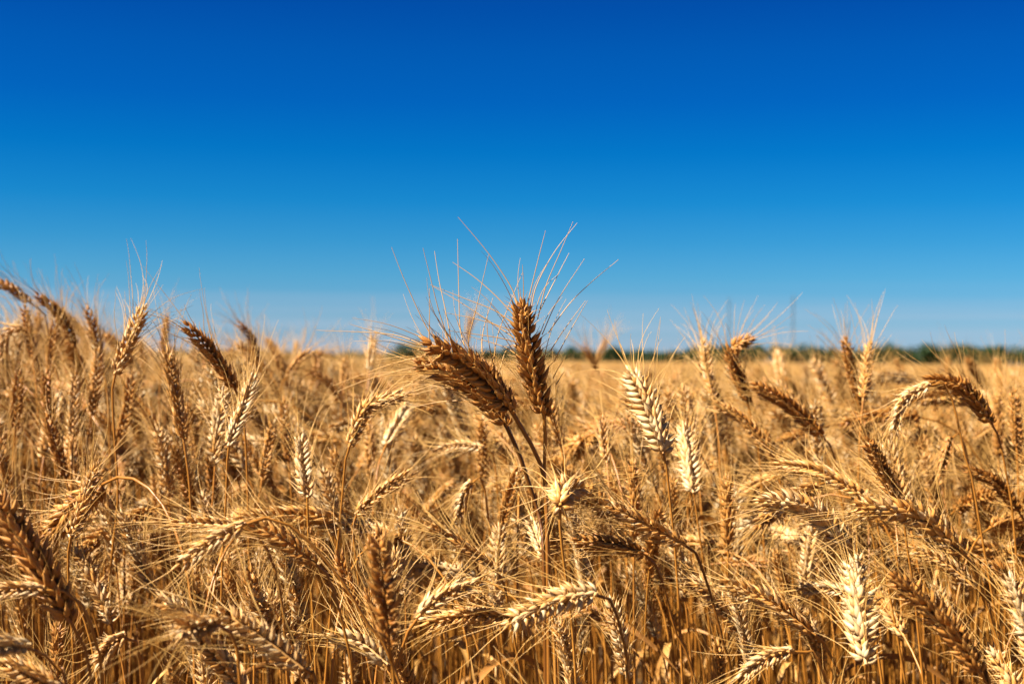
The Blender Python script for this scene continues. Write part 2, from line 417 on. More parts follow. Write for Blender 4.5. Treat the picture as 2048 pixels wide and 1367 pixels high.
hand("thick brown ear bowing left at the centre beside the tallest one", "the thick bowed central ear", (853, 686), (1026, 824), 1.13, -0.015, (952, 738),
     [(1040, 850), (1060, 884), (1082, 930), (1091, 965), (1095, 1100, .01), (1098, 1367, .01)], 0.62, 1.15, -30, True, awn_frac=0.55, awn_len=0.058, r_top=0.0016, stem_tone=0.75, awns=[
     [(868, 677), (850, 649), (809, 560), (783, 494)], [(858, 679), (859, 630), (859, 576)], [(898, 683), (878, 623), (862, 560), (846, 496)],
     [(904, 689), (890, 616), (878, 560), (869, 502)], [(929, 691), (920, 654), (917, 560), (915, 478)], [(939, 705), (937, 677), (953, 614), (977, 510)],
     [(963, 703), (967, 658), (986, 595)], [(986, 736), (995, 672), (1020, 605), (1045, 545)], [(1000, 740), (1010, 705), (1024, 690)],
     [(850, 691), (780, 668), (632, 660)], [(841, 691), (780, 672), (700, 648)], [(857, 710), (815, 719), (758, 736), (666, 771)],
     [(880, 726), (827, 734), (740, 757), (675, 782)], [(900, 745), (827, 748), (700, 757)], [(910, 760), (850, 770), (760, 805)], [(930, 800), (880, 803), (820, 815)]])
hand("dark brown ear tucked under and behind the thick bowed one", "the dark ear under the bowed one", (832, 724), (1016, 852), 1.16, 0.01, (938, 772),
     [(1022, 873), (1034, 895), (1056, 960), (1079, 1035), (1087, 1100, .0), (1092, 1367, .0)], 0.64, 0.9, 20, True, awn_frac=0.5, r_top=0.0016, stem_tone=1.1)
hand("ear curled over backwards and seen end on with awns fanning both ways", "the curled end-on ear", (1156, 978), (1120, 1012), 1.05, 0.072, (1128, 982),
     [(1119, 1040), (1127, 1120), (1138, 1200), (1152, 1367)], 0.26, 1.2, 0, True, awn_len=0.065, awn_spread=2.4, openness=1.4, stem_tone=0.35, awns=[
     [(1145, 962), (1185, 940), (1282, 930)], [(1150, 968), (1190, 952), (1290, 945)], [(1150, 980), (1200, 966), (1286, 950)], [(1140, 990), (1190, 985), (1262, 962)],
     [(1105, 985), (1060, 1003), (1000, 1022)], [(1108, 995), (1060, 1028), (1002, 1058)], [(1100, 976), (1050, 972), (1002, 980)], [(1112, 1010), (1099, 1050), (1086, 1095)], [(1126, 1012), (1140, 1060), (1154, 1102)]])
# middle of the frame, to the right of the central stems
hand("golden ear nodding left on a dark arched stem, right of the curled end-on ear", "the ear on the dark arched stem", (1208, 1002), (1372, 1090), 1.10, 0.0, (1280, 1042),
     [(1386, 1098), (1400, 1125), (1422, 1190), (1448, 1290), (1466, 1367)], 0.25, 0.92, 10, True, stem_tone=0.85)
hand("dull brown ear lying nearly flat beneath the golden nodding ear", "the flat dull brown ear", (1150, 1082), (1297, 1108), 1.16, 0.02, (1222, 1087),
     [(1312, 1130), (1328, 1175), (1352, 1265), (1392, 1367)], 0.68, 0.95, 30, True, stem_tone=0.7)
hand("big pale ear drooping left low in front of the central stems", "the big pale drooping ear", (1012, 1250), (1196, 1186), 0.98, 0.01, (1112, 1200),
     [(1212, 1188), (1232, 1225), (1248, 1290), (1256, 1367)], 0.12, 1.2, -30, True, stem_tone=0.8, openness=1.12)
hand("ear lying level, its tip hidden behind the big pale drooping one", "the level ear by the drooping one", (852, 1250), (1032, 1232), 1.02, 0.02, (940, 1228),
     [(1050, 1240), (1066, 1290), (1075, 1367)], 0.32, 0.95, 0, True)
hand("pale pinkish ear leaning right on a short bare stem", "the pale right-leaning ear", (962, 1166), (832, 1236), 1.00, 0.02, (890, 1188),
     [(812, 1270), (797, 1325), (785, 1367)], 0.15, 0.95, 0, True, stem_tone=0.5)
hand("large out of focus dark ear standing close to the lens, low and left of centre", "the blurred dark near ear", (752, 1062), (778, 1288), 0.86, -0.01, (768, 1180),
     [(782, 1320), (788, 1367)], 0.72, 1.1, 5, True, awn_frac=0.45)
hand("brown ear hanging left from a stem that bends over to the right", "the brown hanging ear", (502, 1052), (632, 1128), 0.98, 0.0, (565, 1078),
     [(645, 1136), (664, 1170), (690, 1265), (706, 1367)], 0.50, 1.0, 15, True, stem_tone=0.4)
hand("pale grainy ear pointing down left beneath a long arched stem", "the ear on the long arched stem", (355, 1135), (492, 1046), 0.95, 0.0, (432, 1078),
     [(515, 1036), (560, 1040), (610, 1075), (680, 1155), (742, 1258), (800, 1367)], 0.22, 0.9, 0, True, stem_tone=0.45)
hand("slim ear reaching level to the left, above the grainy drooping one", "the slim level ear", (348, 1045), (478, 1052), 1.0, 0.02, (410, 1048),
     [(500, 1058), (530, 1090), (560, 1180), (575, 1367)], 0.30, 0.72, 25, True)
hand("pinkish pale ear slanting up left near the bottom edge, seed husks wide open", "the pinkish slanting ear", (440, 1222), (606, 1336), 0.90, 0.0, (520, 1270),
     [(622, 1352), (640, 1400)], 0.16, 1.15, 30, True, openness=1.2)
hand("short plump golden ear poking left beside the pinkish slanting one", "the short plump golden ear", (355, 1258), (440, 1244), 0.86, -0.03, (398, 1250),
     [(455, 1252), (472, 1300), (480, 1367)], 0.22, 0.95, 0, True)
hand("white ear arching left beside the foot of the blurred dark near ear", "the white arched ear", (666, 1275), (776, 1328), 1.02, 0.02, (722, 1286),
     [(790, 1345), (800, 1400)], 0.08, 1.1, 30, True)
hand("very large dark ear cut by the left edge, its grains fat and round", "the large dark ear at the left edge", (-18, 985), (142, 1244), 0.93, 0.0, (58, 1100),
     [(158, 1275), (185, 1367)], 0.62, 0.95, 62, True, awn_frac=0.6)
hand("pale ear pointing out of the left edge from a hooped stem", "the ear on the hooped stem", (-40, 1205), (90, 1180), 0.92, 0.0, (25, 1180),
     [(112, 1178), (150, 1192), (176, 1232), (196, 1300), (205, 1367)], 0.20, 0.85, 10, True, stem_tone=0.3)
hand("small golden ear hanging in a hook near the bottom left", "the small hooked ear", (200, 1330), (252, 1268), 1.0, 0.0, (222, 1290),
     [(264, 1268), (276, 1295), (283, 1345), (286, 1400)], 0.28, 0.85, 0, True, awn_frac=0.4)
hand("blurred whitish ear lying in the bottom left corner on a sloping stalk", "the whitish corner ear", (-40, 1288), (60, 1292), 0.86, -0.02, None,
     [(85, 1305), (120, 1345), (140, 1400)], 0.10, 0.8, 0, False)
hand("blurred pale ear just above the bottom edge, slanting up to the left corner", "the lowest left ear", (10, 1325), (125, 1378), 0.88, 0.0, None,
     [(140, 1400)], 0.22, 0.9, 0, False)
hand("golden ear with loose spikelets tilting right, left of the crossing dark stems", "the loose golden ear", (196, 925), (140, 1078), 1.18, 0.0, (168, 1005),
     [(137, 1100), (138, 1180), (150, 1367)], 0.28, 0.8, 70, True)
hand("blurred brown ear leaning left, above the loose golden ear", "the blurred brown left ear", (92, 830), (132, 958), 1.45, 0.0, None, (), 0.6, 0.95, 30)
hand("white upright ear on a straight pale stem, left of centre", "the white upright ear", (602, 876), (616, 994), 1.28, 0.04, (606, 935),
     [(615, 1010), (618, 1100), (627, 1250), (632, 1367)], 0.08, 1.05, 30, True, stem_tone=0.25, openness=1.1)
hand("orange gold ear slanting up right with its awns stripped short", "the slanting orange ear", (826, 944), (710, 1028), 1.22, 0.02, (765, 980),
     [(705, 1042), (710, 1100), (722, 1240)], 0.36, 0.85, 0, True, awn_frac=0.4)
hand("golden ear curving right on a tall stem, left of the dark central pair", "the golden curving ear", (816, 786), (698, 894), 1.28, 0.0, (735, 815),
     [(692, 912), (684, 1000), (670, 1140), (655, 1300)], 0.28, 0.72, 40, True)
hand("blurred white ear behind the golden curving one", "the blurred white ear", (818, 812), (772, 888), 1.65, 0.1, None, (), 0.03, 0.95, 0)
hand("pale straw ear in a spray of awns, tilting right, under the dark left-leaning ear", "the pale sprayed ear", (508, 752), (456, 892), 1.28, 0.045, (485, 820),
     [(455, 915), (452, 1000), (446, 1100), (440, 1300)], 0.10, 0.85, 15, True)
hand("dark ear leaning left against the sky above the pale sprayed one", "the dark leaning ear", (370, 648), (472, 778), 1.34, -0.02, (418, 700),
     [(484, 815), (492, 900), (498, 1100)], 0.68, 0.95, 25, True)
hand("bright ear tilting right with long white awns against the sky, on the left", "the bright skyline ear", (287, 613), (229, 748), 1.32, 0.02, (258, 682),
     [(225, 775), (228, 860), (236, 990), (225, 1100), (212, 1250)], 0.22, 1.0, -15, True, awn_len=0.062, stem_tone=0.5)
hand("blurred golden ear standing between the bright skyline ear and the dark leaning one", "the blurred golden mid ear", (333, 700), (368, 882), 1.36, 0.0, (352, 790), (), 0.38, 0.8, 20)
# skyline, left
hand("brown blurred ear cut by the left edge at skyline height, tip up left", "the topmost left-edge ear", (-22, 562), (62, 606), 1.85, -0.02, (20, 575), [(85, 625), (100, 680)], 0.6, 0.9, 30)
hand("brown blurred ear slanting left on the skyline, beside the left-edge one", "the second skyline ear", (72, 588), (150, 690), 1.75, -0.02, (118, 628), (), 0.65, 0.9, 30)
hand("narrow brown blurred ear upright on the skyline left of the bright one", "the narrow skyline ear", (174, 616), (202, 712), 1.75, 0, (188, 655), (), 0.6, 0.85, 30)
hand("golden blurred ear at the left, below the topmost ears", "the golden left ear", (48, 612), (66, 720), 1.75, 0.02, None, (), 0.35, 0.8, 0)
hand("blurred golden ear at the left edge bending over to the left", "the bent left-edge ear", (5, 720), (45, 655), 1.75, 0.0, (15, 665), [(62, 668), (75, 720), (82, 800)], 0.35, 0.8, 0)
hand("dark slim blurred ear upright between the bright and the dark skyline ears", "the slim dark skyline ear", (334, 634), (325, 712), 2.1, 0, None, (), 0.75, 0.75, 60)
hand("curved brown blurred ear with its tip to the left, alone on the skyline", "the curved lone skyline ear", (476, 644), (518, 720), 2.15, -0.02, (500, 672), (), 0.6, 0.85, 30)
hand("big brown blurred ear upright by the left edge", "the brown left-edge ear", (38, 745), (30, 862), 1.55, 0.0, None, (), 0.6, 0.95, 10)
hand("blurred brown ear upright, third along the left skyline", "the third skyline ear", (110, 640), (98, 745), 1.7, 0, None, (), 0.5, 0.85, 10)
hand("pale blurred ear upright before the dark bush left of the centre", "the pale ear before the bush", (748, 668), (738, 742), 2.2, 0.05, None, (), 0.12, 0.8, 0)
hand("tiny blurred pale ear rising to the sky between the two central ears", "the far ear between the central pair", (943, 628), (934, 682), 2.9, 0, None, (), 0.3, 0.8, 0)
hand("far blurred brown ear leaning left just right of the tall central ear", "the far leaning ear", (1166, 688), (1196, 742), 2.6, 0, None, (), 0.5, 0.8, 0)
hand("far blurred golden ear leaning right, crossing the left-leaning one", "the far crossing ear", (1214, 674), (1190, 732), 2.6, 0, None, (), 0.35, 0.75, 0)
# the blurred throng on the left, and a few heads against the horizon in the middle
hand("blurred golden ear upright below the narrow skyline ear", "the golden ear under the narrow one", (196, 700), (182, 830), 1.62, 0.02, (192, 765), (), 0.36, 0.95, 20)
hand("blurred brown ear leaning right beside the stem of the bright skyline ear", "the brown ear by the bright ear's stem", (262, 752), (238, 880), 1.6, 0.0, (256, 815), (), 0.58, 0.95, 10)
hand("blurred dark ear upright between two golden ones on the far left", "the dark far-left ear", (92, 742), (104, 868), 1.6, -0.01, (95, 800), (), 0.66, 0.98, 30)
hand("blurred pale gold ear upright in front of the left throng", "the pale throng ear", (150, 745), (146, 872), 1.58, 0.03, None, (), 0.24, 0.95, 15)
hand("blurred golden ear tilting left, low in the left throng", "the low throng ear", (-6, 868), (22, 985), 1.52, 0.0, None, (), 0.38, 0.95, 25)
hand("blurred brown ear upright left of the golden curving ear", "the brown ear by the curving one", (566, 800), (578, 925), 1.62, 0.0, None, (), 0.55, 0.9, 20)
hand("blurred golden ear tilting right, left of the white upright ear", "the golden tilted throng ear", (548, 842), (524, 960), 1.55, 0.01, None, (), 0.4, 0.9, 10)
hand("blurred golden ear nodding right on the horizon, left of the pale ear before the bush", "the nodding horizon ear", (640, 716), (572, 752), 2.0, 0.0, (612, 708), [(562, 775), (558, 830)], 0.36, 0.85, 0)
hand("blurred brown ear tilting left on the horizon right of the curved lone one", "the tilted horizon ear", (548, 698), (580, 780), 2.1, 0.0, None, (), 0.5, 0.85, 10)
hand("blurred golden ear upright on the horizon, nearest left of the pale ear before the bush", "the upright horizon ear", (692, 715), (684, 800), 2.1, 0.02, None, (), 0.34, 0.85, 0)
hand("blurred dark ear sloping left below the pale ear before the bush", "the dark sloping ear", (610, 742), (684, 802), 2.0, 0.0, (655, 762), (), 0.66, 0.9, 0)
hand("blurred brown ear upright at the very right edge above the level stems", "the right-edge ear", (2028, 780), (2034, 900), 1.6, 0.0, None, (), 0.45, 0.9, 10)
hand("dark blurred ear slanting left at the right edge, under the hanging dark one", "the dark right-edge ear", (1930, 935), (2040, 1025), 1.4, 0.0, (1992, 965), (), 0.66, 0.9, 10)
# right half
hand("big cream ear leaning left with spread awns, right of the tall central one", "the big cream ear", (1262, 742), (1328, 906), 1.21, 0.05, (1296, 815),
     [(1332, 925), (1340, 1000), (1350, 1100), (1362, 1300)], 0.10, 1.22, -38, True, awn_spread=1.5, openness=1.15)
hand("white blurred ear upright behind the big cream one's stem", "the white ear by the cream one", (1366, 852), (1387, 985), 1.42, 0.06, (1376, 915),
     [(1390, 1000), (1400, 1080), (1412, 1180)], 0.08, 1.05, 30, True)
hand("blurred pale ear upright on the skyline below the faint left mast", "the pale ear under the faint mast", (1406, 682), (1426, 796), 1.65, 0.03, (1415, 740), (), 0.2, 0.8, 20)
hand("blurred dark ear hooked at its top, between the two far masts", "the dark hooked ear", (1504, 675), (1496, 806), 1.6, -0.02, (1464, 708), (), 0.62, 0.9, 20)
hand("golden blurred upright ear, right one of the pair against the trees", "the golden ear of the tree pair", (1740, 684), (1726, 802), 1.58, 0.02, (1733, 740), (), 0.3, 0.8, 30)
hand("brown blurred upright ear, left one of the pair against the trees", "the brown ear of the tree pair", (1690, 676), (1712, 782), 1.75, -0.02, (1698, 725), (), 0.6, 0.85, 30)
hand("pale ear drooping left off an arched stem at the far right", "the pale drooping right ear", (1786, 872), (1862, 768), 1.32, 0.02, (1808, 800),
     [(1882, 762), (1905, 800), (1932, 920), (1955, 1020)], 0.15, 0.85, 0, True)
hand("dark brown ear arching left, just right of the pale drooping one", "the dark arching right ear", (1852, 758), (1985, 848), 1.38, -0.01, (1925, 775),
     [(1996, 870), (2015, 960), (2030, 1080)], 0.62, 0.95, 20, True)
hand("dark golden ear leaning left above the nodding golden ear at the right", "the dark golden leaning ear", (1734, 878), (1798, 1008), 1.26, -0.02, (1766, 940),
     [(1806, 1030), (1815, 1100), (1835, 1250)], 0.62, 0.9, 25, True)
hand("golden ear with plump grains nodding left on a jointed stem at the right", "the plump golden right ear", (1714, 1014), (1932, 1108), 1.03, 0.0, (1835, 1030),
     [(1945, 1128), (1962, 1170), (1985, 1250), (2012, 1367)], 0.30, 0.85, 55, True, stem_tone=0.35)
hand("pale ear arching left behind the large front-facing white one", "the pale arching ear", (1520, 1000), (1704, 1092), 1.12, 0.0, (1618, 1016),
     [(1714, 1112), (1728, 1160), (1755, 1300)], 0.14, 1.05, 35, True)
hand("large white ear standing upright with both grain rows facing us, low right", "the large white front ear", (1710, 1118), (1732, 1328), 1.00, 0.05, (1719, 1225),
     [(1732, 1350), (1734, 1400)], 0.06, 1.15, 32, True, awn_spread=1.7, openness=1.12)
hand("dark golden ear slanting down right, right of the large white one", "the dark slanting ear", (1782, 1150), (1962, 1345), 0.95, 0.0, (1880, 1232),
     [(1975, 1367), (1990, 1400)], 0.58, 0.8, 50, True)
hand("blurred pale ear nodding left between the plump golden and dark slanting ears", "the pale ear in between", (1822, 1096), (1952, 1176), 1.30, 0.02, (1892, 1125),
     [(1964, 1190), (1985, 1260), (2010, 1367)], 0.17, 0.85, 0, True)
hand("small pale ear lying level, its base hidden by the large white one", "the small level ear", (1604, 1180), (1692, 1184), 1.28, 0.03, (1650, 1175), [(1710, 1195), (1725, 1260)], 0.12, 0.8, 0, True)
hand("pale ear slanting up left low in the right half", "the pale slanting ear", (1446, 1163), (1632, 1268), 1.12, 0.02, (1535, 1198),
     [(1646, 1282), (1680, 1350), (1695, 1400)], 0.24, 0.88, 10, True)
hand("small ear bending down left off a thin hooped stalk at the bottom right", "the small bottom ear", (1482, 1352), (1588, 1300), 1.0, 0.0, (1532, 1315),
     [(1600, 1298), (1625, 1318), (1655, 1367)], 0.16, 0.75, 0, True)
hand("blurred pale ear reaching left, above the pale arching one", "the blurred reaching ear", (1556, 928), (1724, 988), 1.32, 0.06, (1640, 942), [(1742, 1005), (1760, 1080)], 0.2, 0.82, 0)
hand("small dark ear hanging straight down beside thin arched stems", "the small hanging dark ear", (1880, 950), (1902, 872), 1.5, 0.0, None, [(1912, 862), (1926, 885), (1945, 980)], 0.6, 0.85, 0)
hand("blurred brown ear slanting left at the middle right", "the brown slanting ear", (1506, 768), (1645, 872), 1.5, 0.0, (1580, 812), [(1660, 890), (1680, 980)], 0.62, 0.9, 20)
hand("blurred golden ear slanting left below the dark hooked one", "the golden slanting ear", (1432, 806), (1540, 900), 1.55, 0.02, (1490, 842), [(1550, 915), (1565, 1000)], 0.35, 0.82, 20)
hand("pale ear hanging tip down behind a thin slanting stem, left of the central stems", "the pale hanging ear", (915, 1050), (944, 962), 1.40, 0.02, (926, 995), [(952, 950), (965, 965), (978, 1050)], 0.15, 0.9, 0)
hand("blurred pale ear lying level left of the central stems", "the level pale blurred ear", (872, 900), (968, 896), 1.6, 0.04, (920, 890), [(985, 905), (995, 980)], 0.1, 0.75, 0)
hand("pale ear upright right of the tall central ear's foot", "the pale upright right ear", (1204, 835), (1214, 925), 1.5, 0.03, None, (), 0.2, 0.85, 0)
hand("golden ear close behind the foot of the tall central ear", "the golden ear behind", (1098, 800), (1122, 892), 1.42, 0.0, None, (), 0.32, 0.85, 0)
hand("bleached ear half hidden behind the dark central stem", "the bleached half-hidden ear", (1062, 1040), (1090, 1120), 1.25, 0.05, None, (), 0.04, 0.85, 0)
hand("short golden ear pointing left between the pale hanging one and the central stems", "the short pointing ear", (900, 1070), (985, 1132), 1.2, 0.0, None, [(1000, 1150), (1020, 1230)], 0.22, 0.75, 0)
hand("small open ear with pale tips left of the short pointing one", "the small open ear", (858, 1048), (925, 1092), 1.26, 0.0, None, [(940, 1105), (968, 1190)], 0.2, 0.7, 0)

# ------------------------------------------------------------------ the rest of the crop
def plant_curve(rng, apex, lean, nod, ear_len, ear_bend, bend_len=0.13):
    """centre line of a plant that stands at the origin and bends towards +x: (stem points top to ground, ear points base to tip)"""
    n = 60; total = 1.15
    Ls = apex; th = 0.0; P = [np.zeros(3)]
    for i in range(n):
        s = (i + 1) / n
        th = lean * s + nod * np.clip((s * Ls - (Ls - bend_len)) / bend_len, 0, 1) ** 1.6
        P.append(P[-1] + Ls / n * np.array([math.sin(th), rng.normal(0, 0.012), math.cos(th)]))
    E = [P[-1]]; m = 16
    for i in range(m):
        th += ear_bend / m
        E.append(E[-1] + ear_len / m * np.array([math.sin(th), rng.normal(0, 0.01), math.cos(th)]))
    return np.array(P[::-1]), np.array(E)

def variant(i, lod, tone_shift=0.0):
    rng = np.random.default_rng(1000 + i)
    kind = i % 6
    lean = rng.uniform(0.02, 0.16)
    nod = [0.08, 0.25, 0.5, 0.9, 1.3, 1.85][kind] + rng.normal(0, .08)
    eb = [0.08, 0.2, 0.3, 0.35, 0.35, 0.3][kind] + rng.normal(0, .08)
    el = rng.uniform(.070, .094)
    S, E = plant_curve(rng, 0.72 - 0.02 * kind + (0.05 if kind > 3 else 0), lean, nod, el, eb, rng.uniform(.09, .16) + 0.03 * (kind > 2))
    tone = [0.2, 0.45, 0.12, 0.3, 0.55, 0.22][(i * 5 + i // 6) % 6] + rng.normal(0, .05) + tone_shift
    fat = rng.uniform(.8, 1.03)
    st = stem_geo(S, rng.uniform(.25, .7), sides=6 if lod == 0 else 4, n=36 if lod == 0 else 14, node=lod == 0)
    face = np.array([0, math.cos(i * 1.3), math.sin(i * 1.3)])
    ra, sp, aw = build_ear(E, face, 500 + i, tone, fat, lod, awn_len=rng.uniform(.05, .068), awn_frac=0.62 if lod == 0 else 0.6, openness=rng.uniform(.9, 1.15))
    for g in sp: ra.merge(g)
    b = Geo()
    for g in aw: b.merge(g)
    lf = None
    if i % 2 == 0:
        j = int(rng.integers(12, 22)); lf = leaf_geo(S[j], [rng.normal(), rng.normal(), 1.0], rng.uniform(.09, .18), 0.0038, rng, rng.uniform(.1, .9), rng.uniform(.8, 1.8))
    return dict(stem=st, ear=ra, beard=b, leaf=lf, axis=E, apex=max(S[:, 2].max(), E[:, 2].max()), tone=tone, kind=kind)

def whole(v, name):
    """one mesh of a variant's parts with a material for each"""
    g = Geo(); mats, counts = [], []
    for key, m in (("stem", M_STEM), ("ear", M_EAR), ("beard", M_AWN), ("leaf", M_LEAF)):
        if v[key] is not None and v[key].n:
            q = v[key]; g4 = sum(len(f) for f in q.f4); counts.append(g4); mats.append(m); g.merge(q)
    me = g.mesh(name, None)
    for m in mats: me.materials.append(m)
    me.polygons.foreach_set("material_index", np.repeat(np.arange(len(mats)), counts).astype(np.int32))
    return me

NV = 24
VAR = [variant(i, 0) for i in range(NV)]
LOW = [variant(i, 1) for i in range(NV)]
FARV = [variant(i, 2) for i in range(12)]

def scatter(y0, y1, per_m2, margin, seed):
    rng = np.random.default_rng(seed); out = []
    st = 1.0 / math.sqrt(per_m2)
    y = y0
    while y < y1:
        w = 0.365 * y + margin; x = -w
        while x < w:
            out.append((x + rng.uniform(-.5, .5) * st, y + rng.uniform(-.5, .5) * st)); x += st
        y += st
    return np.array(out)

rng = np.random.default_rng(4)
near = scatter(0.60, 3.2, 560, 0.55, 1)
SKY_X = [-400, 0, 200, 450, 700, 1000, 1400, 1700, 2048, 2450]
SKY_Y = [560, 590, 640, 705, 735, 745, 718, 710, 712, 705]
hand_px = []
for axis, mark, label in HAND_EARS:
    q = project(axis[::3]); hand_px.append(q)
HP = np.concatenate(hand_px)
KINDP = [.26, .25, .21, .13, .10, .05]
CAND = []          # (x, y, scale, rotation, variant)
for x, y in near:
    vi = int(rng.integers(4)) * 6 + int(rng.choice(6, p=KINDP)); v = VAR[vi]
    dirn = rng.normal(math.pi, 1.15)                      # most ears bend to the left
    t = x / (0.36 * y)
    far = float(np.clip((y - 1.45) / 0.7, 0, 1))
    top = rng.normal(0.735, 0.05) + far * float(np.interp(t, [-.9, -.6, -.2, .2, .5], [.125, .105, .075, .045, .02]))
    if rng.random() < 0.35: top = rng.normal(0.655, 0.05)         # later, shorter tillers under the others
    sc = np.clip(top / v["apex"], 0.76, 1.32)
    u = rng.random()
    c, s = math.cos(dirn), math.sin(dirn)
    A = v["axis"] * sc; A = np.stack([A[:, 0] * c - A[:, 1] * s + x, A[:, 0] * s + A[:, 1] * c + y, A[:, 2]], 1)
    q = project(A)
    if q[:, 2].min() < 0.88 or (q[:, 2].mean() < 1.25 and v['kind'] > 3): continue
    if q[:, 1].min() < np.interp(q[:, 0].mean(), SKY_X, SKY_Y) + (14 + rng.exponential(12) if q[:, 2].mean() < 1.7 else -45 + rng.exponential(30)): continue
    if q[:, 2].mean() < 0.95 and q[:, 1].min() < 1010 + 500 * (0.95 - q[:, 2].mean()): continue
    if q[:, 2].mean() < 1.15 and q[:, 1].min() < 900: continue
    if q[:, 1].min() < 738 and v['kind'] > 2: continue
    # keep clear of the ears placed by hand that stand behind this one
    e = np.concatenate([q[::4], project(A[-1] + (A[-1] - A[-5]) * 1.2)])
    dd = np.hypot(e[:, None, 0] - HP[None, :, 0], e[:, None, 1] - HP[None, :, 1])
    clear = (26 + 34 / np.maximum(e[:, 2], .6))[:, None]
    if ((dd < clear) & (e[:, None, 2] < HP[None, :, 2] + 0.05)).any(): continue
    stem_top = project(np.array([[x, y, 0.45], [x, y, 0.6]]))
    dd = np.hypot(stem_top[:, None, 0] - HP[None, :, 0], stem_top[:, None, 1] - HP[None, :, 1])
    if ((dd < 24) & (stem_top[:, None, 2] < HP[None, :, 2] - 0.02)).any(): continue
    CAND.append((x, y, sc, dirn, vi, q))
print("near plants", len(CAND))

# which of them can be seen: discs along every ear, nearest first, into a coarse picture
order = sorted([(c[5][:, 2].mean(), i, c[5]) for i, c in enumerate(CAND)] + [(project(h[0])[:, 2].mean(), -1 - k, project(h[0])) for k, h in enumerate(HAND_EARS)], key=lambda t: t[0])
buf = np.full((342, 512), -9999, int); yy, xx = np.mgrid[0:342, 0:512]
for d, i, q in order:
    for px, py, dz in q[::2]:
        r = 0.009 * FPX / dz / 4; cx, cy = px / 4, py / 4
        x0, x1, y0, y1 = int(max(0, cx - r)), int(min(511, cx + r)) + 1, int(max(0, cy - r)), int(min(341, cy + r)) + 1
        if x1 <= x0 or y1 <= y0: continue
        sub = buf[y0:y1, x0:x1]; m = ((xx[y0:y1, x0:x1] - cx) ** 2 + (yy[y0:y1, x0:x1] - cy) ** 2 < r * r) & (sub == -9999)
        sub[m] = i
ids, cnt = np.unique(buf, return_counts=True)
seen = {int(i): int(c) for i, c in zip(ids, cnt) if i >= 0}
N_IND = 296 - len(HAND_EARS)
chosen = sorted(seen, key=lambda i: -seen[i])[:N_IND]
chosen_set = set(chosen)

# ---- labels for them: look, pose and the nearest ear one can point at
marks = [(project(h[0])[:, :2].mean(0), h[1]) for h in HAND_EARS]
def describe(i):
    x, y, sc, dirn, vi, q = CAND[i]
    v = VAR[vi]; c = q[:, :2].mean(0); d = q[-1, :2] - q[0, :2]
    tone = "whitish" if v["tone"] < .17 else "pale" if v["tone"] < .26 else "golden" if v["tone"] < .42 else "brown"
    a = math.degrees(math.atan2(-d[1], d[0]))
    pose = "upright" if 68 < a < 112 else "tilting left" if 112 <= a < 150 else "tilting right" if 30 < a <= 68 else "lying to the left" if a >= 150 or a < -160 else "lying to the right" if -20 < a <= 30 else "hanging down"
    dep = q[:, 2].mean(); sharp = "blurred " if dep > 1.7 or dep < 0.86 else ""
    k = min(range(len(marks)), key=lambda k: np.hypot(*(marks[k][0] - c)))
    o = c - marks[k][0]
    rel = ("right of" if o[0] > 0 else "left of") if abs(o[0]) > abs(o[1]) else ("below" if o[1] > 0 else "above")
    return f"{sharp}{tone} ear {pose}", rel, marks[k][1], float(np.hypot(*o))
desc = {i: describe(i) for i in chosen}
groups_ = {}
for i in chosen: groups_.setdefault(desc[i][:3], []).append(i)
ORD = ["nearest", "second nearest", "third nearest", "fourth nearest", "fifth nearest", "sixth nearest", "seventh nearest", "eighth nearest"]
LABEL = {}
for (look, rel, mark), mem in groups_.items():
    mem.sort(key=lambda i: desc[i][3])
    for n_, i in enumerate(mem):
        LABEL[i] = f"{look}, {rel} {mark}" if len(mem) == 1 else f"{look}, {ORD[min(n_, 7)]} {rel} {mark}"

VM = []
for v in VAR:
    VM.append({k: (v[k].mesh(k, m) if v[k] is not None and v[k].n else None) for k, m in (("stem", M_STEM), ("ear", M_EAR), ("beard", M_AWN), ("leaf", M_LEAF))})
proto = {}
def place(i):
    x, y, sc, dirn, vi, q = CAND[i]
    if vi not in proto:
        root = bpy.data.objects.new("wheat_plant", None); COL.objects.link(root); root.empty_display_size = 0.05
        link("stem", VM[vi]["stem"], root); e = link("ear", VM[vi]["ear"], root); link("beard", VM[vi]["beard"], e)
        if VM[vi]["leaf"]: link("leaf", VM[vi]["leaf"], root)
        proto[vi] = root
    else:
        src = proto[vi]; root = src.copy(); COL.objects.link(root)
        for ch in KIDS[src.name]:
            c = ch.copy(); COL.objects.link(c); c.parent = root
            for g in KIDS.get(ch.name, []):
                h = g.copy(); COL.objects.link(h); h.parent = c
    root.location = (x, y, 0); root.rotation_euler = (0, 0, dirn); root.scale = (sc, sc, sc)
    tag(root, LABEL[i], "wheat", GROUP)
KIDS = {}
first = {}
for i in chosen: first.setdefault(CAND[i][4], i)
for i in first.values(): place(i)
for o in COL.objects:
    if o.parent is not None: KIDS.setdefault(o.parent.name, []).append(o)
for i in chosen:
    if i not in first.values(): place(i)

# ---- all other plants: one body of wheat, grown on points
pts = [(x, y, 0, sc, dirn, vi) for i, (x, y, sc, dirn, vi, q) in enumerate(CAND) if i not in chosen_set]
lib_names = []
def library(meshes, name):
    c = bpy.data.collections.new(name)
    for k, me in enumerate(meshes):
        o = bpy.data.objects.new(name + "_" + chr(97 + k), me); c.objects.link(o)
    return c
LIB0 = library([whole(v, "wheat") for v in VAR], "near_wheat")
LIB1 = library([whole(v, "wheat") for v in LOW], "middle_wheat")
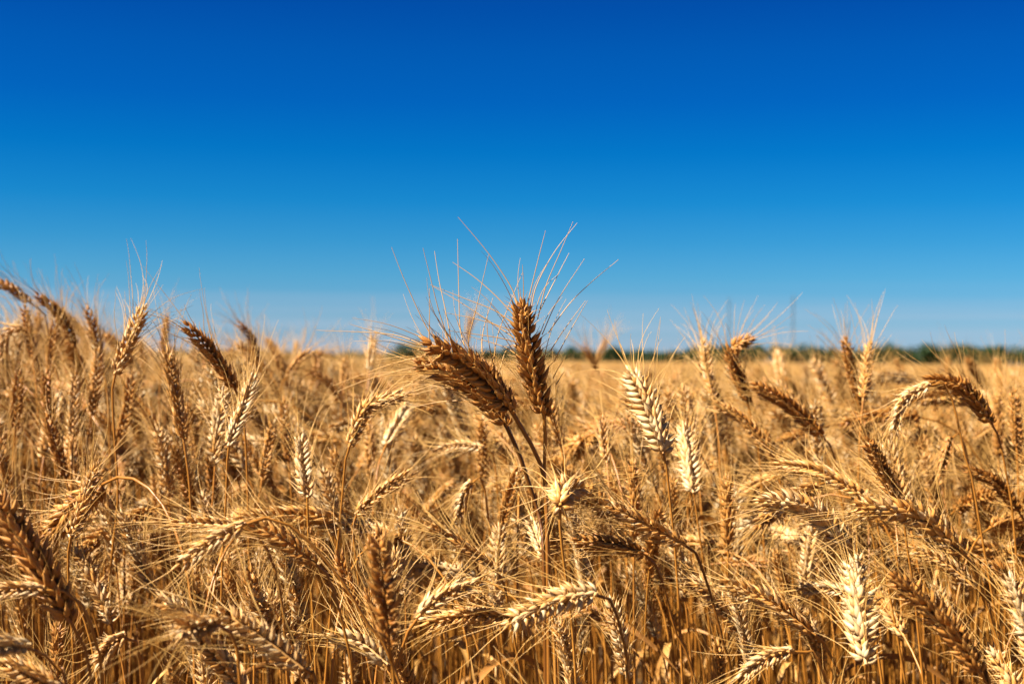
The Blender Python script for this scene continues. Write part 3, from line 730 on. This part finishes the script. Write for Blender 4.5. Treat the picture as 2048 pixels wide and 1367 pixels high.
# far off, plants are grown in tufts of eighteen
def tuft(seed):
    r = np.random.default_rng(seed); keys = ("stem", "ear", "beard", "leaf"); acc = {k: Geo() for k in keys}
    for _ in range(18):
        v = FARV[int(r.integers(12))]; a = r.normal(math.pi, 1.1); s = r.normal(.715, .03) / v["apex"]; ox, oy = r.uniform(-.2, .2, 2)
        c_, s_ = math.cos(a) * s, math.sin(a) * s
        for k in keys:
            if v[k] is None or k == "leaf": continue
            g = v[k]
            V = [np.stack([p[:, 0] * c_ - p[:, 1] * s_ + ox, p[:, 0] * s_ + p[:, 1] * c_ + oy, p[:, 2] * s], 1) for p in g.v]
            h = Geo(); h.v, h.t, h.a, h.f4, h.f3, h.n = V, g.t, g.a, g.f4, g.f3, g.n
            acc[k].merge(h)
    acc["leaf"] = None
    return acc
LIB2 = library([whole(tuft(70 + k), "wheat_tuft") for k in range(8)], "far_wheat")

mid_r = np.random.default_rng(77)
P0 = np.array(pts)
def more_points(y0, y1, dens, margin, seed, nvar, smean, ssd, uniform_rot=False, apexes=None, tmean=0.735):
    q = scatter(y0, y1, dens, margin, seed); r = np.random.default_rng(seed + 1); n = len(q)
    vi = r.integers(0, nvar, n) if nvar != NV else r.integers(0, 4, n) * 6 + r.choice(6, n, p=KINDP)
    if apexes is not None: sc = (r.normal(tmean, ssd, n) + np.interp(q[:, 0] / (0.36 * q[:, 1]), [-.8, -.2, .2, .5], [.075, .06, .02, .0]) * np.clip((7 - q[:, 1]) / 3.5, 0.25, 1)) / np.array(apexes)[vi]
    else: sc = r.normal(smean, ssd, n)
    rot = r.uniform(0, 6.283, n) if uniform_rot else r.normal(math.pi, 1.1, n)
    return np.column_stack([q, np.zeros(n), sc, rot, vi])
P1 = more_points(3.2, 9.0, 260, 0.8, 21, NV, 0, .036, apexes=[v["apex"] for v in LOW], tmean=0.725)
P2 = np.vstack([more_points(9.0, 26.0, 9.0, 1.5, 31, 8, 1.0, .03), more_points(26.0, 90.0, 2.2, 3.0, 41, 8, 1.0, .03)])
print("points", len(P0), len(P1), len(P2))
allp = np.vstack([P0, P1, P2]); lod = np.concatenate([np.zeros(len(P0)), np.ones(len(P1)), np.full(len(P2), 2)])

# the far canopy: beyond ninety metres the crop is a closed, lumpy surface of ears
def canopy(x0, x1, y0, y1, nx, ny, z, amp, seed):
    r = np.random.default_rng(seed)
    X, Y = np.meshgrid(np.linspace(x0, x1, nx), y0 + (y1 - y0) * np.linspace(0, 1, ny) ** 1.7)
    Z = z + r.normal(0, amp, X.shape); Z[0] = 0.0; Z[-1] = 0.0
    v = np.stack([X, Y, Z], -1).reshape(-1, 3)
    i, j = np.meshgrid(np.arange(ny - 1), np.arange(nx - 1), indexing='ij')
    return v, np.stack([i * nx + j, i * nx + j + 1, (i + 1) * nx + j + 1, (i + 1) * nx + j], -1).reshape(-1, 4)
cv, cf = canopy(-260, 260, 60, 330, 700, 90, 0.65, 0.03, 3)

M_CANOPY = straw("far_wheat", [(0.0, (0.440, 0.250, 0.077)), (1.0, (0.251, 0.109, 0.022))], rough=0.8, trans=0.0, bump=0)
me = bpy.data.meshes.new("wheat_field")
nP = len(allp)
me.vertices.add(nP + len(cv)); me.vertices.foreach_set("co", np.vstack([allp[:, :3], cv]).astype(np.float32).ravel())
me.loops.add(cf.size); me.loops.foreach_set("vertex_index", (cf + nP).astype(np.int32).ravel())
me.polygons.add(len(cf)); me.polygons.foreach_set("loop_start", (np.arange(len(cf)) * 4).astype(np.int32))
me.update(calc_edges=True)
pad = np.zeros(len(cv))
for nm, arr, ty in (("size", np.concatenate([allp[:, 3], pad]), 'FLOAT'), ("turn", np.concatenate([allp[:, 4], pad]), 'FLOAT'),
                    ("which", np.concatenate([allp[:, 5], pad]), 'INT'), ("level", np.concatenate([lod, pad - 1]), 'INT'),
                    ("tone", np.concatenate([np.zeros(nP), np.random.default_rng(8).uniform(0, .9, len(cv))]), 'FLOAT')):
    a_ = me.attributes.new(nm, ty, 'POINT'); a_.data.foreach_set("value", arr.astype(np.int32 if ty == 'INT' else np.float32))
me.materials.append(M_CANOPY)
wf = link("wheat_field", me)
tag(wf, kind="stuff")
ng = bpy.data.node_groups.new("grow_wheat", 'GeometryNodeTree')
ng.interface.new_socket("Geometry", in_out='INPUT', socket_type='NodeSocketGeometry')
ng.interface.new_socket("Geometry", in_out='OUTPUT', socket_type='NodeSocketGeometry')
gi, go = ng.nodes.new("NodeGroupInput"), ng.nodes.new("NodeGroupOutput")
def named(n, ty):
    nd = ng.nodes.new("GeometryNodeInputNamedAttribute"); nd.data_type = ty; nd.inputs["Name"].default_value = n
    return nd.outputs["Attribute"]
join = ng.nodes.new("GeometryNodeJoinGeometry")
for lv, lib in ((0, LIB0), (1, LIB1), (2, LIB2)):
    ci = ng.nodes.new("GeometryNodeCollectionInfo"); ci.inputs["Collection"].default_value = lib
    ci.inputs["Separate Children"].default_value = True; ci.inputs["Reset Children"].default_value = True
    cmp_ = ng.nodes.new("FunctionNodeCompare"); cmp_.data_type = 'INT'; cmp_.operation = 'EQUAL'
    ng.links.new(named("level", 'INT'), cmp_.inputs[2]); cmp_.inputs[3].default_value = lv
    iop = ng.nodes.new("GeometryNodeInstanceOnPoints")
    ng.links.new(gi.outputs[0], iop.inputs["Points"]); ng.links.new(cmp_.outputs[0], iop.inputs["Selection"])
    ng.links.new(ci.outputs[0], iop.inputs["Instance"]); iop.inputs["Pick Instance"].default_value = True
    ng.links.new(named("which", 'INT'), iop.inputs["Instance Index"])
    cx = ng.nodes.new("ShaderNodeCombineXYZ"); ng.links.new(named("turn", 'FLOAT'), cx.inputs[2])
    er = ng.nodes.new("FunctionNodeEulerToRotation"); ng.links.new(cx.outputs[0], er.inputs[0]); ng.links.new(er.outputs[0], iop.inputs["Rotation"])
    cs = ng.nodes.new("ShaderNodeCombineXYZ"); sz = named("size", 'FLOAT')
    for k in range(3): ng.links.new(sz, cs.inputs[k])
    ng.links.new(cs.outputs[0], iop.inputs["Scale"])
    ng.links.new(iop.outputs[0], join.inputs[0])
ng.links.new(gi.outputs[0], join.inputs[0]); ng.links.new(join.outputs[0], go.inputs[0])
md = wf.modifiers.new("grow", 'NODES'); md.node_group = ng

# ------------------------------------------------------------------ ground, the trees along the far edge, the masts
def plain(name, cols, scale, rough=0.9, trans=0.0):
    m = bpy.data.materials.new(name); m.use_nodes = True
    nt = m.node_tree; nd, lk = nt.nodes, nt.links; pb = nd["Principled BSDF"]
    tc = nd.new("ShaderNodeTexCoord"); nz = nd.new("ShaderNodeTexNoise"); nz.inputs["Scale"].default_value = scale; nz.inputs["Detail"].default_value = 6
    rp = nd.new("ShaderNodeValToRGB"); c = rp.color_ramp; c.elements[0].position = 0.3; c.elements[1].position = 0.7
    c.elements[0].color = (*cols[0], 1); c.elements[1].color = (*cols[1], 1)
    lk.new(tc.outputs["Object"], nz.inputs[0]); lk.new(nz.outputs[0], rp.inputs[0]); lk.new(rp.outputs[0], pb.inputs["Base Color"])
    pb.inputs["Roughness"].default_value = rough; pb.inputs["Specular IOR Level"].default_value = 0.2
    return m
M_SOIL = plain("dry_soil", ((0.05, 0.028, 0.012), (0.12, 0.07, 0.03)), 14)
M_VERGE = plain("verge_grass", ((0.08, 0.09, 0.02), (0.14, 0.13, 0.04)), 3)
M_CROWN = plain("crown_leaves", ((0.005, 0.016, 0.001), (0.018, 0.036, 0.003)), 0.8, 0.6)
M_BARK = plain("bark", ((0.06, 0.045, 0.03), (0.13, 0.10, 0.07)), 4)
M_STEEL = plain("galvanised_steel", ((0.05, 0.055, 0.06), (0.08, 0.085, 0.09)), 2, 0.5)

def quad_mesh(name, v, f, mat, smooth=False):
    me = bpy.data.meshes.new(name); me.from_pydata(np.asarray(v).tolist(), [], np.asarray(f).tolist()); me.update()
    me.materials.append(mat); return me
g = 5000.0
gv = [(-g, -60, 0), (g, -60, 0), (g, g, 0), (-g, g, 0)]
tag(link("ground", quad_mesh("ground", gv, [(0, 1, 2, 3)], M_SOIL)), kind="structure")

# a strip of uncut grass between the wheat and the trees
rv = np.random.default_rng(12)
vx, vf = canopy(-330, 330, 331, 420, 900, 40, 0.55, 0.10, 5)
tag(link("verge_grass", quad_mesh("verge_grass", vx, vf, M_VERGE)), kind="stuff")

def crown_geo(r, c, rad, n_clump, n_leaf, leaf):
    V, F = [], []
    for _ in range(n_clump):
        o = r.normal(0, 1, 3); o /= np.linalg.norm(o); o *= r.uniform(.25, .8)
        cc = c + o * rad; cr = rad.mean() * r.uniform(.28, .5)
        q = r.normal(0, 1, (n_leaf, 3)); q /= np.linalg.norm(q, axis=1)[:, None]
        p = cc + q * cr * r.uniform(.6, 1.05, (n_leaf, 1)) * np.array([1, 1, .85])
        a = unit(r.normal(0, 1, (n_leaf, 3))); b = unit(np.cross(a, q + r.normal(0, .5, (n_leaf, 3))))
        s = leaf * r.uniform(.6, 1.3, (n_leaf, 1))
        k = len(V) * n_leaf * 4
        V.append(np.stack([p - a * s, p - b * s * .6, p + a * s, p + b * s * .6], 1).reshape(-1, 3))
        F.append(np.arange(n_leaf * 4).reshape(-1, 4) + k)
    return np.vstack(V), np.vstack(F)

def trunk_geo(x, y, h, r0):
    P = np.array([[x, y, 0], [x + .05 * h, y, h * .4], [x, y, h * .8]])
    t = tube(spline(P, 8), np.linspace(r0, r0 * .3, 8), 6)
    return t

def tree(label, px, dist, h, w, seed):
    r = np.random.default_rng(seed)
    b = at(px, 700, dist); x, y = b[0], b[1]
    root = bpy.data.objects.new("tree", None); COL.objects.link(root); root.location = (x, y, 0)
    tag(root, label, "tree", "trees along the far edge of the field")
    link("trunk", trunk_geo(0, 0, h, h * .03).mesh("trunk", M_BARK), root)
    v, f = crown_geo(r, np.array([0, 0, h * .56]), np.array([w * .5, w * .45, h * .46]), 26, 90, h * .05)
    link("crown", quad_mesh("crown", v, f, M_CROWN), root)

# trees one can tell apart
tree("round dark green tree behind the tips of the thick bowed central ear", 826, 430, 6.0, 14, 1)
tree("dark tree standing right of the tall central ear, tallest of its clump", 1228, 430, 6.0, 9, 2)
tree("low dark bush at the left end of the clump right of the centre", 1150, 440, 5.0, 7, 3)
tree("low bush right of the tall tree of the central clump", 1275, 445, 4.4, 9, 4)
tree("small dark bush left of the round dark green tree", 708, 460, 3.4, 12, 5)

# the rest of the wood reads as one dark mass
V, F, n = [], [], 0
r = np.random.default_rng(90)
x = -330.0
while x < 330:
    px = 1024 + FPX * x / 440
    dens = 1.0
    h = 6.2 + r.normal(0, .3) if px > 1380 else 4.9 + r.normal(0, .3)
    h *= np.interp(px, [1380, 1500, 1600, 1700, 1750, 1900, 2048], [.9, 1.15, 1.05, .85, 1.1, 1.2, 1.15])
    if px < 1380: h *= np.interp(px, [200, 700, 1040, 1130, 1300, 1380], [.55, .55, .95, 1.0, .9, 1.0])
    w = r.uniform(5, 9)
    v, f = crown_geo(r, np.array([x, 440 + r.normal(0, 6), h * .46]), np.array([w * .8, 3.0, h * .56]), 26, 70, .36)
    V.append(v); F.append(f + n); n += len(v)
    x += w * .42
tag(link("treeline", quad_mesh("treeline", np.vstack(V), np.vstack(F), M_CROWN)), kind="stuff")

def bar(g, a, b, r): g.merge(tube(np.array([a, (np.array(a) + b) / 2, b], float), [r, r, r], 4))
def mast(label, px, dist, top_px, width, seed, thick=1.0):
    b = at(px, 700, dist); h = at(px, top_px, dist)[2]
    root = bpy.data.objects.new("lattice_mast", None); COL.objects.link(root); root.location = (b[0], b[1], 0)
    root.rotation_euler = (0, 0, 0.3 * seed)
    tag(root, label, "mast", "steel lattice masts on the horizon")
    c = [(-1, -1), (1, -1), (1, 1), (-1, 1)]
    wd = lambda z: width * .5 * (1 - .35 * z / h)
    for sx, sy in c:
        g = Geo(); bar(g, (sx * wd(0), sy * wd(0), 0), np.array((sx * wd(h), sy * wd(h), h)), width * .035 * thick); link("leg", g.mesh("leg", M_STEEL), root)
    g = Geo(); nb = int(h / (width * 1.1)); zz = np.linspace(0, h, nb + 1)
    for k in range(nb):
        z0, z1 = zz[k], zz[k + 1]
        for q in range(4):
            (ax, ay), (bx, by) = c[q], c[(q + 1) % 4]
            bar(g, (ax * wd(z0), ay * wd(z0), z0), np.array((bx * wd(z1), by * wd(z1), z1)), width * .02 * thick)
            bar(g, (bx * wd(z0), by * wd(z0), z0), np.array((ax * wd(z1), ay * wd(z1), z1)), width * .02 * thick)
            bar(g, (ax * wd(z1), ay * wd(z1), z1), np.array((bx * wd(z1), by * wd(z1), z1)), width * .02 * thick)
    link("bracing", g.mesh("bracing", M_STEEL), root)
    g = Geo(); bar(g, (0, 0, h), np.array((0, 0, h * 1.06)), width * .05); link("antenna", g.mesh("antenna", M_STEEL), root)
mast("darker grey lattice mast rising over the trees on the right, the taller of two", 1586, 900, 592, 1.6, 1, 0.95)
mast("fainter lattice mast behind the dark hooked ear, left of the taller one", 1458, 1100, 598, 2.0, 2, 1.2)
print("script done", len(bpy.data.objects))
